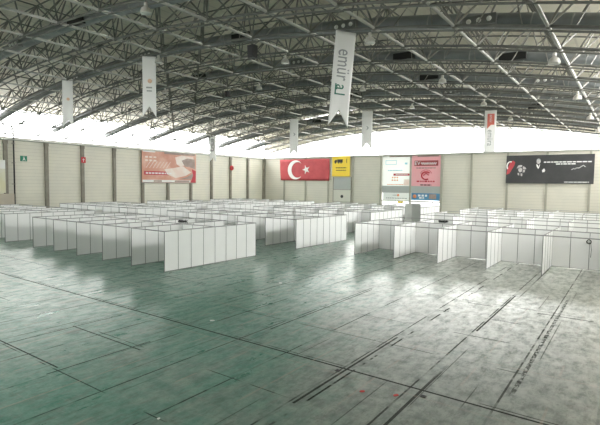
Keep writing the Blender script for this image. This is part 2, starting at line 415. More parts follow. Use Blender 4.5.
# air ducts
DZ = .70
DUCTS = [8.45 + 7 * i for i in range(9)]
NZ = {22.45: [(-6.0, 1), (-13.0, 1), (-20.5, 0), (-30, 1), (-40, 1)], 29.45: [(-6.0, 0), (-12.6, 0), (-21, 1), (-32, 0)], 36.45: [(-5.3, 1), (-13.5, 0), (-22, 1)], 43.45: [(-5.0, 1), (-14, 1), (-24, 0)],
      15.45: [(-27.2, 0), (-35, 1)], 50.45: [(-8, 0), (-20, 1), (-30, 0)], 57.45: [(-10, 1), (-25, 0), (-38, 0)]}
RING = MB().tube([(-.03, 0, 0), (.03, 0, 0)], .36, 16).mesh('seam', M['seam'])
for i, y in enumerate(DUCTS):
    y = round(y, 2); rank = len(DUCTS) - 1 - i
    t = thing('air_duct', 'round grey air duct following the roof arch, %s from the far gable' % (ORD[rank] or 'first'), 'air duct', (0, y, 0), 0, 'round air ducts under the roof')
    pts = [(p[0], 0, p[2]) for p in arc(y, DZ, -58.6, 2.2, 40)]
    MB().tube(pts, .34, 16).build('pipe', M['duct'], t)
    for j in range(2, 40, 1):
        p = Vector(pts[j]); d = (Vector(pts[j + 1 if j < 40 else j]) - p).normalized()
        link('seam', RING, t, p, (0, -math.atan2(d.z, d.x), 0))
    for x, kind in NZ.get(y, []):
        b = MB().box(x - .72, x + .72, -.55, -.22, zb(x) + DZ - .34, zb(x) + DZ + .10).build('nozzle_box' if kind else 'grille', M['box'] if kind else M['dark'], t)
        if kind:
            for dx in (-.44, 0, .44):
                MB().lathe((x + dx, -.55, zb(x) + DZ - .12), [(.001, -.10), (.07, -.085), (.11, -.03), (.115, .02)], 12, 'y').build('nozzle', M['nozzle'], b)

# bell lamps under the purlin nodes
def make_lamp():
    t = thing('bell_lamp', '', 'lamp')
    MB().tube([(0, 0, .1), (0, 0, -.16)], .02, 6).build('hanger', M['arch'], t)
    MB().lathe((0, 0, -.14), [(.001, 0), (.09, 0), (.10, -.04), (.10, -.20), (.07, -.22)], 14).build('gear_housing', M['lamp'], t)
    MB().lathe((0, 0, -.34), [(.09, 0), (.15, -.06), (.24, -.12), (.29, -.24), (.31, -.36), (.32, -.40), (.30, -.40), (.27, -.24), (.14, -.08)], 20).build('lamp_shade', M['lamp'], t)
    MB().lathe((0, 0, -.74), [(.001, -.02), (.2, -.02), (.29, 0)], 16).build('lamp_glass', M['lampin'], t)
    return t
lamp0 = make_lamp(); first = True
LAMPS = [(1, 1), (1, 4), (1, 7), (1, 10), (3, 0), (3, 3), (3, 6), (3, 9), (5, -2), (5, 1), (5, 4), (5, 7), (7, 0), (7, 3), (7, 6), (9, 2), (9, 5), (11, 4), (11, 7)]
cols = {1: 'right-hand edge line', 3: 'second line from the right', 5: 'third line from the right', 7: 'fourth line from the right', 9: 'fifth line from the right', 11: 'sixth line from the right'}
cnt = {}
for i, k_ in LAMPS:
    o = lamp0 if first else copy_tree(lamp0); first = False
    o.location = (XS[i] - .18, yj(k_) - .1, zb(XS[i]) - .09); o.scale = (.82, .82, .82); cnt[i] = cnt.get(i, 0) + 1
    w = ['nearest', 'second', 'third', 'fourth'][cnt[i] - 1]
    o['label'] = 'grey bell-shaped hall lamp, %s one on the %s of purlins' % (w, cols[i]); o['group'] = 'bell lamps hanging from the roof'

# ------------------------------------------------------------------ partition booths
HP, PN = 2.317, .9576
panel_me = {}
def panel_mesh(w):
    k2 = round(w, 3)
    if k2 not in panel_me:
        panel_me[k2] = MB().box(.02, w - .02, -.010, .010, .055, HP - .05).mesh('panel', M['panel'])
    return panel_me[k2]
def frame_mesh(n, w, panels):
    mb = MB()
    for i in range(n + 1):
        mb.tube([(i * w, 0, 0), (i * w, 0, HP)], .024, 8, smooth=False)
    for i in range(n):
        a, b = i * w + .02, (i + 1) * w - .02
        mb.box(a, b, -.017, .017, HP - .052, HP); mb.box(a, b, -.017, .017, .03, .06)
    if panels:
        mb.cur = 1
        for i in range(n): mb.box(i * w + .02, (i + 1) * w - .02, -.010, .010, .055, HP - .05)
    return mb.mesh('wall', [M['post'], M['panel']])
frames = {}
def wall(name, parent, x, y, rz, n, w, detail):
    key = (n, round(w, 3), detail)
    if key not in frames: frames[key] = frame_mesh(n, w, not detail)
    o = link(name, frames[key], parent, (x, y, 0), (0, 0, rz))
    if detail:
        for i in range(n): link('panel', panel_mesh(w), o, (i * w, 0, 0))
    return o
rails = {}
def booth_block(x0, y0, label, nb=5, bw=3.04, detail=False):
    """nb booths back to back on each side; x0 = left end, y0 = front line"""
    t = thing('booth_block', label, 'booth block', (x0, y0, 0), 0, 'white partition booths')
    for i in range(nb + 1): wall('side_wall', t, i * bw, 0, PI / 2, 8, PN, detail)
    for i in range(nb): wall('back_wall', t, i * bw, 4 * PN, 0, 3, bw / 3, detail)
    if bw not in rails: rails[bw] = MB().box(.024, bw - .024, -.02, .02, HP - .055, HP).mesh('front_rail', M['post'])
    for i in range(nb):
        for y in (0, 8 * PN): link('front_rail', rails[bw], t, (i * bw, y, 0))
    return t
XA, XB, XC = -21.0, -40.9, -16.04
L = -15.2
booth_block(XA + L, 16.47, 'nearest white booth block, its eight-panel end wall facing the open floor', detail=True)
booth_block(XB + L, 16.47, 'white booth block at the left edge of the photo, level with the nearest block', detail=True)
booth_block(XA + .2 + L, 28.57, 'white booth block directly behind the nearest one, ending at the centre aisle', detail=True)
booth_block(XB + .2 + L, 28.57, 'white booth block along the left shutters, second row from the front')
booth_block(XA + .2 + L, 40.9, 'white booth block left of the centre aisle, third row from the front')
booth_block(XB + .2 + L, 40.9, 'white booth block along the left shutters, third row from the front')
booth_block(XA + .2 + L, 53.0, 'rearmost white booth block left of the centre aisle, before the entrance posters')
booth_block(XB + .2 + L, 53.0, 'rearmost white booth block by the left shutters, in front of the red flag')
booth_block(XC, 29.18, 'nearest white booth block right of the centre aisle, open fronts in shade', bw=3.0, detail=True)
booth_block(XC, 41.6, 'white booth block right of the centre aisle, second row on that side', bw=3.0)
booth_block(XC, 53.7, 'rearmost white booth block right of the centre aisle, under the black banner', bw=3.0)

# grey free-standing screen at the aisle by the entrance
t = thing('screen_board', 'tall grey free-standing screen in the aisle before the entrance posters', 'screen', (-20.9, 51.6, 0))
H2 = 2.86
MB().box(.02, .98, -.02, .02, .04, H2).build('panel', M['screen'], t)
wing = MB().box(-.9, -.02, -.02, .02, .04, H2).build('panel', M['screen'], t); wing.rotation_euler = (0, 0, .9)
MB().tube([(0, 0, 0), (0, 0, H2)], .03, 8).tube([(1, 0, 0), (1, 0, H2)], .03, 8).box(-.05, .05, -.3, .3, 0, .04).box(.95, 1.05, -.3, .3, 0, .04).build('frame', M['post'], t)

# cable bundles lying on or hanging from the booth tops
def coil(name, label, c, r, vertical=False, tail=0):
    rnd = random.Random(hash(label) % 1000 if 0 else len(label)); mb = MB(); pts = []
    for i in range(60):
        a = i * .55; rr = r * (.7 + .3 * rnd.random()); dz = rnd.uniform(-.05, .05)
        p = (math.cos(a) * rr, math.sin(a) * rr * .6, .05 + i * .0022 + dz * .5) if not vertical else (math.cos(a) * rr, -.05 - i * .0012 + dz * .2, math.sin(a) * rr)
        pts.append(Vector(c) + Vector(p))
    mb.tube(pts, .018, 5)
    if tail: mb.tube([Vector(c) + Vector((.1, -.05, -r)), Vector(c) + Vector((.14, -.05, -tail * .5)), Vector(c) + Vector((.12, -.04, -tail))], .015, 5)
    return tag(mb.build(name, M['cable']), label, 'cable')
coil('cable_coil', 'black cable tangle lying on the second booth row, right of the aisle', (-11.0, 33.0, HP + .02), .36)
coil('cable_coil', 'black cable tangle on top of the nearest booth block', (-24.0, 20.30, HP + .02), .42)
coil('cable_coil', 'black cable coil hanging on a post of the shaded right booth', (-2.07, 32.94, 1.75), .14, True, .95)
coil('cable_coil', 'short black cable hanging in the first booth right of the aisle', (-14.0, 32.94, 1.25), .08, True, .5)

# ------------------------------------------------------------------ hanging banners
def wavy(w, h, fork, nx=8, nz=24, amp=.05, seed=0):
    """cloth strip hanging from z=0 with a swallow-tail cut, a little rippled, thin but solid"""
    mb = MB(); r = random.Random(seed); ph = r.uniform(0, 6)
    g = []
    for j in range(nz + 1):
        for i in range(nx + 1):
            u = i / nx; s = j / nz
            cut = fork * (1 - abs(2 * u - 1)) if fork else 0
            z = -s * (h - cut)
            y = amp * math.sin(u * 4 + ph + s * 5) * (.3 + s)
            g.append((u * w - w / 2, y, z))
    n0 = len(g); vs = g + [(a, b + .008, c) for a, b, c in g]; fs = []
    W = nx + 1
    for j in range(nz):
        for i in range(nx):
            a = j * W + i; fs.append((a, a + 1, a + W + 1, a + W)); fs.append((n0 + a, n0 + a + W, n0 + a + W + 1, n0 + a + 1))
    edge = [i for i in range(W)] + [j * W + nx for j in range(1, nz + 1)] + [nz * W + i for i in range(nx - 1, -1, -1)] + [j * W for j in range(nz - 1, 0, -1)]
    for a, b in zip(edge, edge[1:] + edge[:1]): fs.append((a, n0 + a, n0 + b, b))
    return mb.add(vs, fs, True)
def text(name, s, parent, loc, size, m, rot=(PI / 2, 0, 0), align='CENTER', ext=.004, sx=1.0):
    c = bpy.data.curves.new(name, 'FONT'); c.body = s; c.size = size; c.align_x = align; c.align_y = 'CENTER'; c.extrude = ext; c.materials.append(m)
    tmp = bpy.data.objects.new('tmp_text', c); C.objects.link(tmp); bpy.context.view_layer.update()
    me = bpy.data.meshes.new_from_object(tmp.evaluated_get(bpy.context.evaluated_depsgraph_get())); me.name = name
    bpy.data.objects.remove(tmp); bpy.data.curves.remove(c)
    if not me.materials: me.materials.append(m)
    o = link(name, me, parent, loc, rot); o.scale = (sx, 1, 1); return o
def banner(label, x, y, w, h, fork, rz=0, seed=0, ztop=None):
    zt = (zb(x) - .1) if ztop is None else ztop
    t = thing('hanging_banner', label, 'banner', (x, y, zt), rz, 'long cloth banners hanging from the roof')
    wavy(w, h, fork, seed=seed, amp=.04).build('cloth', M['cloth'], t)
    MB().tube([(-w / 2 - .04, 0, .02), (w / 2 + .04, 0, .02)], .025, 8).build('top_rod', M['post'], t)
    return t
YAW = .62
t = banner('big white forked banner with grey and green vertical lettering, near the middle', -12.12, 20.7, 1.06, 4.75, .85, .85, 1); t.rotation_euler = (0, .075, .85)
text('lettering', 'emür', t, (0.0, -.05, -1.66), 1.02, M['grey_ink'], (PI / 2, PI / 2, 0), sx=.72)
text('lettering', 'a', t, (-.02, -.05, -2.78), .85, M['green_ink'], (PI / 2, PI / 2, 0), sx=.8)
MB().box(-.34, -.28, -.075, -.05, -3.12, -2.62).box(-.34, .2, -.075, -.05, -3.16, -3.10).build('emblem', M['green_ink'], t)
t = banner('white forked banner with small orange mark, left of the middle', -27.95, 20.7, .93, 4.2, .75, .75, 2)
MB().lathe((.05, -.06, -1.7), [(.001, 0), (.15, 0), (.15, -.015), (.001, -.015)], 12, 'y').build('emblem', M['peach'], t)
MB().box(-.2, .2, -.075, -.06, -2.2, -2.1).build('print', M['greystrip'], t); MB().box(-.16, .18, -.075, -.06, -2.42, -2.34).build('print', M['greystrip'], t)
t = banner('white forked banner at the left in front of the bright side glazing', -38.9, 20.7, .82, 3.9, .7, .85, 3)
MB().lathe((.05, -.06, -1.55), [(.001, 0), (.12, 0), (.12, -.015), (.001, -.015)], 12, 'y').build('emblem', M['peach'], t)
def far_mark(t):
    MB().prism([(-.05, -1.75), (.20, -2.0), (-.05, -2.25), (-.05, -2.13), (.08, -2.0), (-.05, -1.87)], lambda a, b, d: (a, d, b), -.08, -.06).build('print', M['grey_ink'], t)
t = banner('small white banner hanging above the crescent of the red flag', -36.95, 50.0, 1.12, 4.9, .8, .6, 4); far_mark(t)
t = banner('small white banner hanging right of the yellow truck sign', -26.15, 50.0, 1.25, 4.6, .8, .5, 5); far_mark(t)
t = banner('narrow white banner with dark lettering hanging before the left shutters', -52.2, 50.0, .95, 4.0, .7, .8, 6, 12.1)
text('lettering', 'emüra', t, (0, -.06, -1.45), .95, M['black'], (PI / 2, PI / 2, 0), sx=.8)
t = banner('white banner with a red block above grey lettering', -12.18, 50.0, 1.12, 4.2, 0, .3, 7)
MB().prism([(-.30, -.35), (.36, -.35), (.36, -1.45), (.05, -1.45), (-.30, -1.85)], lambda a, b, d: (a, d, b), -.085, -.06).build('emblem', M['coral'], t)
text('lettering', 'emür', t, (.03, -.09, -.85), .36, M['ink'], (PI / 2, PI / 2, 0))
text('lettering', 'emüra', t, (0.0, -.06, -2.75), .75, M['grey_ink'], (PI / 2, PI / 2, 0), sx=.85)

# loudspeakers on the steelwork
def speaker(label, x, y, z, s):
    t = thing('loudspeaker', label, 'loudspeaker', (x, y, z))
    MB().prism([(-.3 * s, 0), (.3 * s, 0), (.22 * s, -.9 * s), (-.22 * s, -.9 * s)], lambda a, b, d: (a, d, b), -.25 * s, .25 * s).build('cabinet', M['dark'], t)
    MB().box(-.24 * s, .24 * s, -.25 * s - .02, -.25 * s, -.8 * s, -.1 * s).build('front_grille', M['cable'], t)
    MB().tube([(0, 0, .45), (0, 0, 0)], .03, 6).build('bracket', M['arch'], t)
speaker('black wedge loudspeaker hanging from the roof lattice, left of the big banner', -18.4, 20.75, 13.0, .8)
speaker('small black loudspeaker on the roof lattice, above the narrow lettered banner', -30.7, 31.25, 13.4, .6)

# ------------------------------------------------------------------ things on the far wall
def quad(mb, pts, y0, y1):
    return mb.prism(pts, lambda a, b, d: (a, d, b), y0, y1)
def words(mb, x0, x1, z, h, y0, y1, seed, lo=.25, hi=.9):
    """a line of unreadable far-away print: small word-sized dashes"""
    r = random.Random(seed); x = x0
    while x < x1 - .05:
        w = min(r.uniform(lo, hi), x1 - x); mb.box(x, x + w, y0, y1, z - h / 2, z + h / 2); x += w + h * .6
    return mb
def disc(cx, cz, r, n=28, a0=0, a1=2 * PI): return [(cx + r * math.cos(a0 + (a1 - a0) * i / n), cz + r * math.sin(a0 + (a1 - a0) * i / n)) for i in range(n)]
YS = YB - .2
# flag
t = thing('flag', 'large red flag with white crescent and star on the far wall', 'flag', (-50.1, YB - .175, 9.55))
mb = MB(); nx, nz = 36, 8; g = []
fw, fh = 11.3, 3.95
fy = lambda a, b: .03 * math.sin(a * 1.9 + b * 1.3) + .02 * math.sin(a * 4.1 - b * 2) - .05
for j in range(nz + 1):
    for i in range(nx + 1):
        a = -fw / 2 + fw * i / nx; b = -fh * j / nz; g.append((a + .25 * (j / nz) * (1 - i / nx), fy(a, b), b))
n0 = len(g); vs = g + [(a, b + .012, c) for a, b, c in g]; fs = []; W = nx + 1
for j in range(nz):
    for i in range(nx):
        a = j * W + i; fs += [(a, a + 1, a + W + 1, a + W), (n0 + a, n0 + a + W, n0 + a + W + 1, n0 + a + 1)]
edge = list(range(W)) + [j * W + nx for j in range(1, nz + 1)] + [nz * W + i for i in range(nx - 1, -1, -1)] + [j * W for j in range(nz - 1, 0, -1)]
for a, b in zip(edge, edge[1:] + edge[:1]): fs.append((a, n0 + a, n0 + b, b))
mb.add(vs, fs, True).build('cloth', M['red'], t)
cx, cz, R1, R2, off = -1.85, -1.98, 1.80, 1.45, .52
th = math.acos((R1 * R1 + off * off - R2 * R2) / (2 * off * R1)); t2 = math.acos((off * off + R2 * R2 - R1 * R1) / (2 * off * R2))
out = [(cx + R1 * math.cos(a), cz + R1 * math.sin(a)) for a in [th + (2 * PI - 2 * th) * i / 40 for i in range(41)]]
inn = [(cx + off + R2 * math.cos(a), cz + R2 * math.sin(a)) for a in [(PI + t2) - 0 - (0) for _ in ()]]
b0 = math.atan2(R1 * math.sin(-th), R1 * math.cos(th) - off); b1 = math.atan2(R1 * math.sin(th), R1 * math.cos(th) - off)
if b1 < b0: b1 += 2 * PI
b0n = b0 + 2 * PI if b0 < b1 else b0
inn = [(cx + off + R2 * math.cos(b0n + (b1 - b0n) * i / 40), cz + R2 * math.sin(b0n + (b1 - b0n) * i / 40)) for i in range(41)]
vs = [(a, -.14, b) for a, b in out] + [(a, -.14, b) for a, b in inn[::-1]] + [(a, -.125, b) for a, b in out] + [(a, -.125, b) for a, b in inn[::-1]]
fs = [(i, i + 1, 42 + i, 41 + i) for i in range(40)] + [(82 + i, 82 + 41 + i, 82 + 42 + i, 82 + i + 1) for i in range(40)]
MB().add(vs, fs).build('crescent', M['white'], t)
def star(cx, cz, r, a0, k_=.40): return [(cx + (r if i % 2 == 0 else r * k_) * math.cos(a0 + i * PI / 5), cz + (r if i % 2 == 0 else r * k_) * math.sin(a0 + i * PI / 5)) for i in range(10)]
quad(MB(), star(.6, -1.95, .86, PI), -.14, -.125).build('star', M['white'], t)

# yellow sign with truck, gate door below
t = thing('gate_sign', 'yellow sign with a black truck pictogram right of the flag', 'sign', (-42.08, YS, 8.18))
MB().box(-1.8, 1.8, -.06, 0, -1.82, 1.8).build('board', M['yellow'], t)
tr = MB().box(-.75, .35, -.075, -.06, .62, 1.18)
quad(tr, [(-.82, .62), (-1.35, .62), (-1.35, .86), (-1.12, 1.10), (-.82, 1.10)], -.075, -.06)
for a in (-1.12, -.45, .02): quad(tr, disc(a, .56, .13, 12), -.076, -.06)
tr.build('pictogram', M['black'], t)
text('number', '1', t, (1.15, -.07, .85), 1.05, M['black'])
words(words(MB(), -1.05, 1.1, -.30, .15, -.075, -.06, 3, .3, .6), -.95, 1.0, -.75, .13, -.075, -.06, 4, .3, .6).build('print', M['black'], t)
t = thing('gate_door', 'cream gate below the yellow truck sign with a dark round port', 'gate', (-41.85, YB, 0))
MB().box(-1.75, 1.75, -.14, 0, 0, 4.0).build('leaf', M['gatecream'], t)
MB().box(-1.75, 1.75, -.12, 0, 4.08, 6.2).build('overpanel', M['greystrip'], t)
MB().box(-1.86, -1.75, -.18, 0, 0, 6.25).box(1.75, 1.86, -.18, 0, 0, 6.25).box(-1.75, 1.75, -.18, 0, 4.0, 4.08).box(-1.75, 1.75, -.16, -.14, 1.9, 1.96).build('frame', M['column'], t)
MB().lathe((0, -.14, 2.85), [(.001, -.06), (.22, -.06), (.28, -.03), (.28, 0)], 18, 'y').build('port', M['dark'], t)

# entrance bay: posters on the glazing, infill strips, glazed doors
struct(MB().box(DX0 + .1, DX1 - .1, YB + .16, YB + .18, 0, 9.75).build('window_6', M['glass_tinted']))
t = trim(MB().box(-29.42, -29.12, YB - .05, YB + .3, 0, ZW).box(DX0, DX1, YB + .1, YB + .2, 2.32, 2.5).box(DX0, DX1, YB + .1, YB + .2, 9.65, ZW), M['column_back'])
trim(MB().box(DX0 + .15, -29.42, YB, YB + .12, 3.72, 4.85).box(-29.12, DX1 - .15, YB, YB + .12, 3.72, 4.85), M['greystrip'])
for i, (a, b) in enumerate(((DX0 + .18, -29.42), (-29.12, DX1 - .18))):
    d = MB()
    for q in range(5):
        x = a + (b - a) * q / 4; d.box(x - .05, x + .05, YB + .08, YB + .16, 0, 2.32)
    d.box(a, b, YB + .08, YB + .16, 1.0, 1.06).box(a, b, YB + .08, YB + .16, 0, .12)
    struct(d.build('door_%d' % (i + 1), M['mullion']))
PY = YB + .02
t = thing('poster', 'bright white poster with a red band left of the pink poster', 'poster', (-31.8, PY, 7.27))
MB().box(-2.35, 2.35, -.04, 0, -2.42, 2.42).build('sheet', M['whitefilm'], t)
MB().box(-1.85, .1, -.055, -.04, 1.05, 1.12).box(-1.85, .1, -.055, -.04, 1.68, 1.75).box(-1.85, -1.78, -.055, -.04, 1.05, 1.75).box(.03, .1, -.055, -.04, 1.05, 1.75).build('logo_box', M['cyan'], t)
MB().box(-.4, 2.35, -.055, -.04, -.75, -.42).build('red_band', M['crimson'], t)
words(MB(), .0, 2.1, -.58, .12, -.07, -.055, 11, .2, .5).build('print', M['ink'], t)
pb = MB()
for r_ in range(2):
    for c_ in range(3): pb.lathe((-.55 + c_ * .42, -.055, -1.05 - r_ * .45), [(.001, 0), (.13, 0), (.13, .012)], 10, 'y')
words(pb, -1.5, 1.4, -2.2, .1, -.055, -.04, 12, .15, .4).build('dots', M['orange'], t)
words(MB(), -1.4, 1.2, .1, .14, -.055, -.04, 13, .2, .5).box(1.55, 1.95, -.055, -.04, 1.05, 1.35).build('print', M['cyan'], t)
MB().box(1.4, 2.3, -.055, -.04, -2.35, -1.35).build('picture', M['palepink'], t)
MB().box(-1.2, 2.35, -.055, -.04, 2.28, 2.42).build('header', M['taupe'], t)
t = thing('poster', 'pink poster headed EV in a dark red bar', 'poster', (-26.8, PY, 7.27))
MB().box(-2.3, 2.48, -.04, 0, -2.42, 2.42).build('sheet', M['pinkfilm'], t)
MB().box(-1.35, 2.1, -.055, -.04, 2.22, 2.42).build('header', M['taupe'], t)
MB().box(-1.85, 2.0, -.055, -.04, .78, 1.62).build('title_bar', M['darkred'], t)
text('lettering', 'EV', t, (-1.35, -.065, 1.18), .85, M['ink'])
sb = MB(); pts = [(-.75 + i * .09, -.066, 1.15 + .20 * math.sin(i * 1.9) * (1 if i % 5 else 1.5)) for i in range(29)]
sb.tube(pts, .055, 5).build('script', M['ink'], t)
words(MB(), -1.5, 1.6, .45, .18, -.055, -.04, 21, .2, .5).build('print', M['taupe'], t)
sw = MB(); pts = [(.1 + .72 * math.cos(a), -.05, -.75 + .60 * math.sin(a)) for a in [.7 + i * .24 for i in range(20)]]
sw.tube(pts, .11, 6); sw.tube([(-.35, -.05, -.75), (.1, -.05, -.35), (.55, -.05, -.7)], .08, 6)
for i in range(9):
    a = .5 + i * .27; sw.box(.1 + .95 * math.cos(a) - .07, .1 + .95 * math.cos(a) + .07, -.055, -.04, -.75 + .9 * math.sin(a) - .07, -.75 + .9 * math.sin(a) + .07)
words(sw, -1.4, 1.5, -1.65, .22, -.055, -.04, 22, .2, .45).build('emblem', M['crimson'], t)
words(MB(), -.8, 1.0, -2.22, .16, -.055, -.04, 23, .2, .5).build('print', M['black'], t)
t = thing('sign_board', 'low white sign board with an orange mark under the white poster', 'sign', (-31.65, PY, 3.12))
MB().box(-2.35, 2.35, -.05, 0, -.6, .6).build('board', M['posterwhite'], t)
MB().lathe((.35, -.05, .22), [(.001, -.012), (.2, -.012), (.2, 0)], 12, 'y').build('emblem', M['orange'], t)
words(words(MB(), -.6, .1, .2, .12, -.062, -.05, 31, .15, .3), -1.8, 1.9, -.28, .14, -.062, -.05, 32, .2, .5).build('print', M['grey_ink'], t)
t = thing('sign_board', 'low blue sign board under the pink poster', 'sign', (-26.72, PY, 3.22))
MB().box(-2.3, 2.4, -.05, 0, -.6, .52).build('board', M['blue'], t)
MB().lathe((-1.75, -.05, 0), [(.001, -.012), (.3, -.012), (.3, 0)], 14, 'y').build('emblem', M['orange'], t)
words(words(MB(), -1.2, .4, .15, .3, -.062, -.05, 41, .3, .6), -1.0, -.1, -.22, .24, -.062, -.05, 42, .25, .5).build('print', M['ink'], t)
MB().box(.6, 1.75, -.062, -.05, -.35, .4).build('picture', M['taupe'], t)
tag(MB().box(-31.2, -30.3, YB - .35, YB - .3, 2.05, 2.35).tube([(-30.75, YB - .32, 0), (-30.75, YB - .32, 2.1)], .03, 6).build('notice', M['yellow']), 'small yellow notice standing before the glazed doors', 'notice')

# long black banner
t = thing('wall_banner', 'long black banner with two printed figures and white lines of text', 'banner', (-9.6, YS, 7.4))
MB().box(-5.3, 5.3, -.06, 0, -1.94, 1.94).build('sheet', M['charcoal'], t)
fl = MB(); quad(fl, [(-5.25, -.75), (-4.85, -.55), (-4.25, .55), (-4.15, 1.0), (-4.45, 1.25), (-4.8, .95), (-5.1, .2)], -.075, -.06)
fl.build('flag_print', M['red'], t)
cr = [( -4.78 + .42 * math.cos(a), .45 + .62 * math.sin(a)) for a in [1.2 + i * .2 for i in range(14)]]
MB().tube([(a, -.078, b) for a, b in cr], .09, 6).build('crescent_print', M['ink'], t)
hp = MB()
for pg in ([(-3.95, .1), (-3.75, .5), (-3.4, .62), (-3.2, .5), (-3.35, .28), (-3.7, .22)], [(-3.15, .45), (-2.85, .3), (-2.7, .05), (-2.95, -.02), (-3.15, .12)], [(-3.72, .12), (-3.4, .2), (-3.2, .05), (-3.25, -.3), (-3.5, -.42), (-3.72, -.2)],
           [(-3.1, -.05), (-2.85, -.1), (-2.9, -.4), (-3.15, -.45)], [(-3.8, -.5), (-3.6, -.5), (-3.55, -.85), (-3.75, -.8)], [(-3.4, -.55), (-3.15, -.6), (-3.2, -.95), (-3.38, -.9)]): quad(hp, pg, -.075, -.06)
hp.build('figure_print', M['skin'], t)
sp = MB(); quad(sp, [(-1.2 + .25 * math.cos(a), 1.06 + .34 * math.sin(a)) for a in [i * PI / 9 for i in range(18)]], -.075, -.06)
sp.build('figure_print', M['skin'], t)
hr = MB(); quad(hr, [(-1.44, 1.15), (-1.4, 1.38), (-1.2, 1.46), (-1.0, 1.38), (-.95, 1.18), (-1.1, 1.27), (-1.3, 1.26)], -.078, -.06); quad(hr, [(-1.32, 1.06), (-1.24, 1.06), (-1.24, 1.11), (-1.32, 1.11)], -.078, -.06); quad(hr, [(-1.14, 1.06), (-1.06, 1.06), (-1.06, 1.11), (-1.14, 1.11)], -.078, -.06)
hr.build('shade_print', M['grey_ink'], t)
wh = MB(); quad(wh, [(-1.48, .68), (-1.3, .62), (-1.2, .3), (-1.08, .62), (-1.0, .7), (-1.04, .4), (-1.2, .02), (-1.38, .3)], -.075, -.06)
quad(wh, [(-.75, -.15), (-.5, .1), (-.35, -.1), (-.42, -.38), (-.68, -.42)], -.075, -.06)
wh.build('shirt_print', M['ink'], t)
words(words(words(MB(), -.55, 5.0, .95, .15, -.075, -.06, 51, .2, .6), .9, 3.2, .68, .14, -.075, -.06, 52, .2, .5), 1.95, 4.8, -1.72, .09, -.075, -.06, 53, .2, .6).build('print', M['ink'], t)
MB().tube([(2.75, -.07, -.1), (3.0, -.07, .08), (3.1, -.07, -.02), (3.35, -.07, .15), (3.6, -.07, .12), (3.85, -.07, .32), (4.1, -.07, .5), (4.2, -.07, .35), (4.35, -.07, .28)], .035, 5).build('signature', M['ink'], t)

# ------------------------------------------------------------------ things on the left wall
XL = XW + .34
t = thing('wall_poster', 'large salmon poster high on the left wall shutters', 'poster', (XL, 48.0, 7.36))
def lq(mb, pts, d0, d1): return mb.prism(pts, lambda a, b, d: (d, a, b), d0, d1)
MB().box(0, .08, -5.25, 5.25, -2.45, 2.42).build('sheet', M['salmon'], t)
lq(lq(MB(), [(.9, 1.55), (2.2, 1.9), (4.6, 1.8), (4.9, .9), (4.6, .2), (3.2, .55), (2.0, .1), (1.2, .5)], .08, .092), [(-1.2, -.4), (.8, -.1), (2.5, .2), (4.2, -.75), (3.0, -1.35), (1.0, -1.7), (-.6, -1.2)], .08, .093).build('picture', M['palepink'], t)
lq(lq(MB(), [(2.2, 1.1), (3.4, 1.5), (4.9, 1.4), (5.0, -.2), (3.9, .1), (2.9, .15)], .093, .1), [(1.6, -1.9), (3.2, -1.55), (4.6, -.9), (4.7, -1.9)], .08, .092).build('picture', M['taupe'], t)
lq(MB(), [(4.1, -2.4), (5.1, -2.4), (5.2, -.5), (4.3, -.2), (4.6, -1.2)], .094, .104).build('picture', M['crimson'], t)
pb = MB()
for i in range(7): lq(pb, [(-4.6 + i * .62, -.25), (-4.5 + i * .62, -.25), (-3.7 + i * .62, .75), (-3.8 + i * .62, .75)], .08, .09)
for r_ in range(2):
    for c_ in range(3): pb.box(.08, .09, -4.7 + c_ * .75, -4.2 + c_ * .75, 1.25 - r_ * .5, 1.5 - r_ * .5)
pb.build('print', M['palepink'], t)
MB().box(.08, .09, -4.9, .6, -1.3, -.75).build('title_bar', M['crimson'], t)
lb = MB(); yy = -4.6; r_ = random.Random(5)
while yy < -.2:
    w_ = r_.uniform(.2, .5); lb.box(.09, .1, yy, yy + w_, -1.15, -.92); yy += w_ + .14
lb.build('lettering', M['ink'], t)
MB().box(.08, .09, -5.2, 4.0, -2.4, -2.05).build('strip', M['ink'], t); MB().box(.08, .09, -5.1, -2.9, 2.1, 2.38).build('strip', M['ink'], t)
for q_ in ((.09, .1, -3.2, -1.7, -2.36, -2.09), (.09, .1, .8, 3.8, -2.36, -2.09), (.08, .09, -1.2, 5.0, 1.98, 2.28)): MB().box(*q_).build('strip', M['taupe'], t)
MB().tube([(-.02, -5.3, 2.45), (-.02, 5.3, 2.45)], .05, 6).tube([(-.02, -5.3, -2.48), (-.02, 5.3, -2.48)], .05, 6).build('frame', M['post'], t)

t = thing('exit_sign', 'small green emergency exit sign on the left wall', 'sign', (XW + .02, 26.4, 7.6))
MB().box(-.01, .05, -.38, .38, -.32, .32).build('board', M['exitgreen'], t)
px = lq(lq(MB(), disc(.02, .2, .05, 10), .05, .06), [(-.06, .12), (.08, .12), (.12, -.05), (.2, -.25), (.13, -.25), (.03, -.08), (-.08, -.25), (-.15, -.25), (-.03, 0)], .05, .06)
px.build('pictogram', M['ink'], t)
t = thing('fire_sign', 'small red square sign high on the left wall column', 'sign', (XW + .30, 33.75, 7.78))
MB().box(0, .05, -.3, .3, -.38, .38).build('board', M['signred'], t)
MB().box(.05, .06, -.14, .14, .02, .1).box(.05, .06, -.05, .03, -.22, .2).build('pictogram', M['ink'], t)
t = thing('alarm_bell', 'round red alarm bell on the left wall near the corner', 'alarm bell', (XW + .30, 61.78, 7.68))
MB().lathe((0, 0, 0), [(.0, .0), (.42, 0), (.46, .08), (.40, .22), (.2, .3), (.001, .32)], 22, 'x').build('gong', M['signred'], t)
MB().lathe((.28, 0, 0), [(.12, 0), (.12, .08), (.001, .09)], 12, 'x').build('hub', M['dark'], t)
t = thing('drain_pipe', 'dark vertical pipe at the left edge bending back under the glazing', 'pipe', (XW + .42, 25.15, 0))
